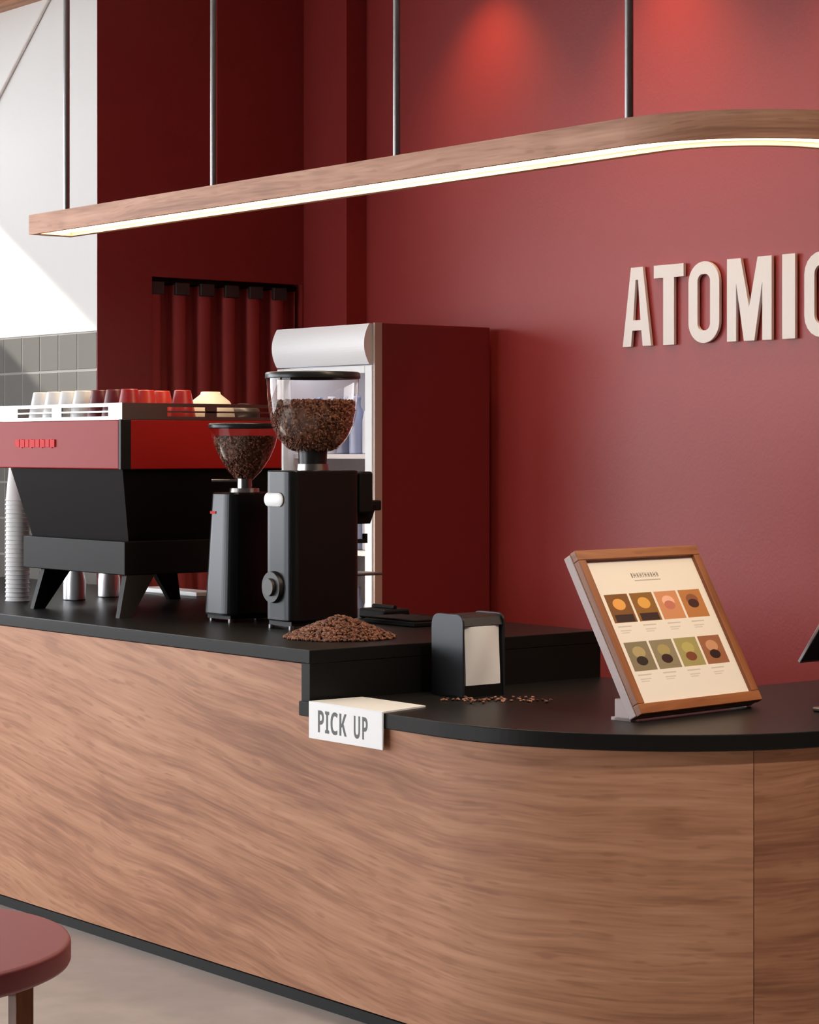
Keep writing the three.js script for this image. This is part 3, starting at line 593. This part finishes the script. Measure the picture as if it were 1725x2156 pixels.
// ---------------------------------------------------------------- coffee beans lying on the worktops
{
  const place = (x, y, z, label, group) => {
    const o = mesh('coffee_bean', beanG, M.bean[Math.floor(rnd() * 4)]);
    o.position.set(x, y, z); o.rotation.set(rr(-0.5, 0.5), rr(0, 6.28), rr(-0.5, 0.5));
    tag(o, label, 'coffee bean', group); return o;
  };
  const C = [-0.262, -0.29], R = 0.15, Hh = 0.06;
  const hAt = (q) => Hh * Math.pow(Math.max(0, 1 - q / R), 0.9);
  tag(mesh('bean_mound', lathe([[0.001, Hh - 0.006], [0.05, hAt(0.05) - 0.006], [0.1, hAt(0.1) - 0.006], [0.133, 0.001], [0.001, 0.001]].reverse(), 32), mat(L(0.2, 0.078, 0.044), 0.6)), 'inside of the pile of coffee beans on the raised worktop', 'coffee beans', null, 'stuff').position.set(C[0], HU, C[1]);
  const far = [];
  let made = 0, guard = 0;
  const cx = 0.783, cz = 0.622;
  while (guard++ < 1700) {
    const q = R * Math.sqrt(rnd()), a = rr(0, 6.283), dx = q * Math.cos(a), dz = q * Math.sin(a);
    const y = HU + Math.max(0.0036, hAt(q) + rr(-0.002, 0.002));
    if (dx * cx + dz * cz > 0.015 && made < 235) { place(C[0] + dx, y, C[1] + dz, 'roasted coffee bean lying on the pile on the raised worktop', 'beans of the pile'); made++; }
    else far.push([C[0] + dx, y, C[1] + dz]);
  }
  beanStuff('pile_beans', 'remaining roasted beans of the pile on the raised worktop', far, [0, 0, 0]);
  for (let i = 0; i < 62; i++) {
    const t = i < 9 ? rr(0, 0.35) : rr(0.25, 1), w = i < 9 ? 0.012 : 0.048;
    const x = 0.19 + 0.16 * t + rr(-w, w) * 1.6 * (1 - Math.abs(t - 0.6) * 0.5), z = -0.262 - 0.21 * t + rr(-w, w) * 0.8;
    place(x, HL + 0.0036 + (rnd() < 0.15 ? 0.004 : 0), z, 'roasted coffee bean scattered in front of the napkin dispenser', 'scattered beans');
  }
}
// dark accessories behind the pile
tag(mesh('tamping_mat', [box(-0.64, -0.40, HU, HU + 0.014, -0.80, -0.655, 0.004), box(-0.63, -0.41, HU + 0.014, HU + 0.02, -0.79, -0.665, 0.003)], M.black), 'flat black tray behind the bean pile', 'tray');
tag(mesh('knock_box', [box(-0.80, -0.675, HU, HU + 0.03, -0.86, -0.76, 0.008), rod([-0.79, HU + 0.034, -0.81], [-0.685, HU + 0.034, -0.81], 0.007)], M.black), 'small black knock box behind the large grinder', 'knock box');

// ---------------------------------------------------------------- napkin dispenser
{
  const w = 0.128, d = 0.142, h = 0.212, t = 0.006;
  const g = thing('napkin_dispenser', 'black metal napkin dispenser with rounded top at the step', 'dispenser', [0.113, HL, -0.425]);
  const prof = (i) => { const s = new THREE.Shape(), a = -w / 2 + i, b = w / 2 - i, T = h - i, r = 0.034 - i; s.moveTo(a, i); s.lineTo(b, i); s.lineTo(b, T - r * 0.8); s.quadraticCurveTo(b, T, b - r * 0.8, T); s.lineTo(a + r, T); s.quadraticCurveTo(a, T, a, T - r); s.closePath(); return s; };
  const side = (z) => { const e = new THREE.ExtrudeGeometry(prof(0), { depth: 0.004, bevelEnabled: true, bevelThickness: 0.001, bevelSize: 0.001, bevelOffset: -0.001, bevelSegments: 1, curveSegments: 10 }); e.translate(0, 0, z); return e; };
  const gm = mat(L(0.045, 0.047, 0.052), 0.36, 0.6);
  mesh('side_plate', side(d / 2 - 0.005), gm, g);
  mesh('side_plate', side(-d / 2 + 0.001), gm, g);
  const ring = prof(0.003); ring.holes.push(new THREE.Path(prof(0.007).getPoints(10)));
  const shellTop = new THREE.Shape([[-w / 2 + 0.004, 0.03], [-w / 2 + 0.004, h - 0.034], [-w / 2 + 0.014, h - 0.012], [-w / 2 + 0.034, h - 0.003], [w / 2 - 0.03, h - 0.003], [w / 2 - 0.012, h - 0.01], [w / 2 - 0.003, h - 0.03], [w / 2 - 0.008, h - 0.03], [w / 2 - 0.03, h - 0.009], [-w / 2 + 0.036, h - 0.009], [-w / 2 + 0.01, h - 0.036], [-w / 2 + 0.01, 0.03]].map(([x, y]) => new THREE.Vector2(x, y)));
  const st = new THREE.ExtrudeGeometry(shellTop, { depth: d - 0.01, bevelEnabled: false }); st.translate(0, 0, -d / 2 + 0.005);
  mesh('cover', st, gm, g);
  mesh('base', box(-w / 2 + 0.003, w / 2 - 0.003, 0, 0.03, -d / 2 + 0.006, d / 2 - 0.006), M.black, g);
  // stack of napkins bulging out of the mouth
  const nap = new THREE.BoxGeometry(0.05, h - 0.062, d - 0.026, 6, 16, 16), p = nap.attributes.position;
  for (let i = 0; i < p.count; i++) { const yy = p.getY(i) / (h - 0.062) * 2, zz = p.getZ(i) / (d - 0.026) * 2; if (p.getX(i) > 0) p.setX(i, p.getX(i) + 0.012 * (1 - zz * zz) * (0.6 + 0.4 * Math.cos(yy * 1.5)) + 0.003 * Math.sin(3 * zz + yy * 1.5)); }
  nap.computeVertexNormals(); nap.translate(w / 2 - 0.032, 0.03 + (h - 0.062) / 2, 0);
  const n = mesh('napkin_stack', nap, mat(L(0.92, 0.9, 0.88), 0.85)); n.position.set(0.113, HL, -0.425);
  tag(n, 'white paper napkins filling the black dispenser', 'napkins');
}
// ---------------------------------------------------------------- pick up sign
{
  const g = thing('pickup_sign', 'white folded counter sign reading PICK UP over the worktop edge', 'sign');
  const w0 = 0.016, w1 = 0.318, th = 0.004;
  const cv = document.createElement('canvas'); cv.width = 768; cv.height = 244;
  const c = cv.getContext('2d'); c.fillStyle = '#f7f7f7'; c.fillRect(0, 0, 768, 244); c.fillStyle = '#4a4a4c';
  c.font = 'bold 150px sans-serif'; c.textBaseline = 'alphabetic';
  const put = (s, x, w) => { const m = c.measureText(s).width; c.save(); c.translate(x, 198); c.scale(w / m, 1.4); c.fillText(s, 0, 0); c.restore(); };
  put('PICK', 84, 320); put('UP', 468, 160);
  const tx = new THREE.CanvasTexture(cv); tx.colorSpace = THREE.SRGBColorSpace;
  const wm = mat(L(0.86, 0.855, 0.85), 0.45);
  const plate = box(w0, w1, HL - 0.088, HL + 0.0045, 0.0105, 0.0105 + th, 0.001);
  mesh('front_plate', plate, wm, g);
  const f = new THREE.PlaneGeometry(w1 - w0 - 0.004, 0.0885); f.translate((w0 + w1) / 2, HL - 0.042, 0.0105 + th + 0.0004);
  mesh('lettering', f, new THREE.MeshPhysicalMaterial({ map: tx, roughness: 0.45 }), g);
  mesh('top_plate', slab([[w0, 0.0105], [w1, 0.0105], [w1 - 0.04, -0.15], [w0 + 0.005, -0.15]], HL + 0.0006, HL + 0.0045), wm, g);
}
// ---------------------------------------------------------------- menu stand
{
  const g = thing('menu_stand', 'slanted wooden framed drinks menu with eight photos', 'menu', [0.815, HL, -0.567], Math.PI / 2 + 0.084);
  // local: x to the right along the width, z towards the reader, leaning back
  const W = 0.452, Ln = 0.428, lean = Math.atan2(0.216, 0.381), tilt = new THREE.Group(); tilt.name = 'frame'; tilt.rotation.x = -lean; tilt.position.set(0, 0.018, 0); g.add(tilt);
  const fw = 0.026, th = 0.03;
  mesh('frame_rail', uvm(merge([box(-W / 2, W / 2, 0, fw, -0.012, 0.006, 0.002)])), M.woodFrame, tilt);
  mesh('frame_rail', uvm(merge([box(-W / 2, W / 2, Ln - fw, Ln, -0.012, 0.006, 0.002)])), M.woodFrame, tilt);
  mesh('frame_stile', uvm(box(-W / 2, -W / 2 + fw, fw, Ln - fw, -0.012, 0.006, 0.002), Math.PI / 2), M.woodFrame, tilt);
  mesh('frame_stile', uvm(box(W / 2 - fw, W / 2, fw, Ln - fw, -0.012, 0.006, 0.002), Math.PI / 2), M.woodFrame, tilt);
  tag(mesh('backing_board', box(-W / 2 - 0.001, W / 2 - 0.001, 0.002, Ln - 0.002, -0.036, -0.0125, 0.003), M.pale, tilt), 'pale pinkish board behind the frame');
  const cv = document.createElement('canvas'); cv.width = 1000; cv.height = 980;
  const c = cv.getContext('2d'); c.fillStyle = '#ede1d2'; c.fillRect(0, 0, 1000, 980);
  c.fillStyle = '#6b625c'; let x = 372;
  for (const w of [16, 26, 20, 24, 12, 24, 22, 18, 26, 20]) { c.fillRect(x, 96, 5, 34); c.fillRect(x, 110, w - 6, 7); c.fillRect(x + w - 11, 100, 5, 30); x += w + 5; }
  c.fillStyle = '#b7aca3'; c.fillRect(385, 146, 240, 8);
  const ph = [['#7a4a14', '#e8a04a', '#2a0c08'], ['#8a5a1c', '#e0a044', '#2c0e0a'], ['#d08a5c', '#f0b496', '#c2705a'], ['#b8763e', '#8a5030', '#3c140e'], ['#857658', '#b09a68', '#241814'], ['#8e7f60', '#a8945c', '#30140e'], ['#a2945a', '#b8a860', '#7a4024'], ['#9a6040', '#c89068', '#26100c']];
  for (let i = 0; i < 8; i++) {
    const cx = 56 + (i % 4) * 226, cy = i < 4 ? 236 : 566, w = 206, h = 196, [a, b, d] = ph[i];
    c.fillStyle = a; c.fillRect(cx, cy, w, h);
    c.fillStyle = b; c.beginPath(); c.ellipse(cx + w * 0.5, cy + h * 0.36, w * 0.27, h * 0.2, 0, 0, 6.3); c.fill();
    c.fillStyle = d; if (i < 2) c.fillRect(cx + w * 0.12, cy + h * 0.72, w * 0.8, h * 0.26); else { c.beginPath(); c.ellipse(cx + w * 0.5, cy + h * (i < 4 ? 0.5 : 0.66), w * 0.24, h * 0.16, 0, 0, 6.3); c.fill(); }
    c.fillStyle = '#cdbfb2'; c.fillRect(cx + 12, cy + h + 22, 120, 9); c.fillStyle = '#d6c9bc'; c.fillRect(cx + 20, cy + h + 50, 96, 9); c.fillRect(cx + 20, cy + h + 66, 74, 7);
  }
  const tx = new THREE.CanvasTexture(cv); tx.colorSpace = THREE.SRGBColorSpace;
  const f = new THREE.PlaneGeometry(W - 2 * fw, Ln - 2 * fw); f.translate(0, Ln / 2, -0.004);
  tag(mesh('menu_sheet', f, new THREE.MeshPhysicalMaterial({ map: tx, roughness: 0.5 }), tilt), 'cream menu sheet with eight drink photos');
  mesh('support_foot', [taper([-W / 2, -W / 2 + 0.02, -0.078, -0.03], 0, [-W / 2, -W / 2 + 0.02, -0.078, -0.055], 0.05), box(-W / 2, -W / 2 + 0.02, 0, 0.007, -0.09, -0.03)], M.pale, g);
  mesh('support_foot', [taper([W / 2 - 0.02, W / 2, -0.078, -0.03], 0, [W / 2 - 0.02, W / 2, -0.078, -0.055], 0.05), box(W / 2 - 0.02, W / 2, 0, 0.007, -0.09, -0.03)], M.pale, g);
}
// ---------------------------------------------------------------- tablet till at the right edge
{
  const g = thing('tablet_till', 'black tablet till with a silver rim on a stand, cut by the right edge', 'tablet', [0.98, HL, -0.97]);
  const t = new THREE.Group(); t.name = 'screen'; t.position.set(-0.18, 0.103, 0.045); t.rotation.z = -0.62; g.add(t);   // faces the barista, its back to the room
  mesh('rim', [box(-0.006, 0.002, 0, 0.2, -0.004, 0, 0.001), box(-0.006, 0.002, 0, 0.2, -0.26, -0.256, 0.001), box(-0.006, 0.002, 0.196, 0.2, -0.256, -0.004, 0.001), box(-0.006, 0.002, 0, 0.004, -0.256, -0.004, 0.001)], M.steel, t);
  mesh('tablet_back', box(-0.003, 0.001, 0.004, 0.196, -0.256, -0.004), mat(L(0.012, 0.01, 0.01), 0.5), t);
  mesh('display', box(-0.0058, -0.0032, 0.004, 0.196, -0.256, -0.004), mat(L(0.012, 0.012, 0.014), 0.15), t);
  mesh('stand_pole', rod([0, 0.008, -0.075], [-0.105, 0.19, -0.075], 0.01), M.darkSteel, g);
  mesh('stand_base', box(-0.05, 0.11, 0, 0.012, -0.16, 0.145, 0.005), M.darkSteel, g);
}
// ---------------------------------------------------------------- round table in the left foreground
{
  const g = thing('round_table', 'round maroon table with wooden legs in front of the counter', 'table', [1.806, 0, 2.047]);
  mesh('tabletop', lathe([[0, 0.706], [0.268, 0.706], [0.274, 0.709], [0.276, 0.713], [0.276, 0.735], [0.274, 0.739], [0.27, 0.74], [0, 0.74]], 96), M.maroon, g);
  for (let k = 0; k < 4; k++) {
    const a = 2.4 + k * Math.PI / 2, lx = 0.215 * Math.sin(a), lz = 0.215 * Math.cos(a);
    mesh('leg', uvm(box(lx - 0.013, lx + 0.013, 0, 0.706, lz - 0.013, lz + 0.013, 0.003), Math.PI / 2), M.woodFrame, g);
  }
  mesh('apron', lathe([[0.17, 0.67], [0.18, 0.67], [0.18, 0.706], [0.17, 0.706]], 48), M.woodDark, g);
}
renderer.render(scene, camera);
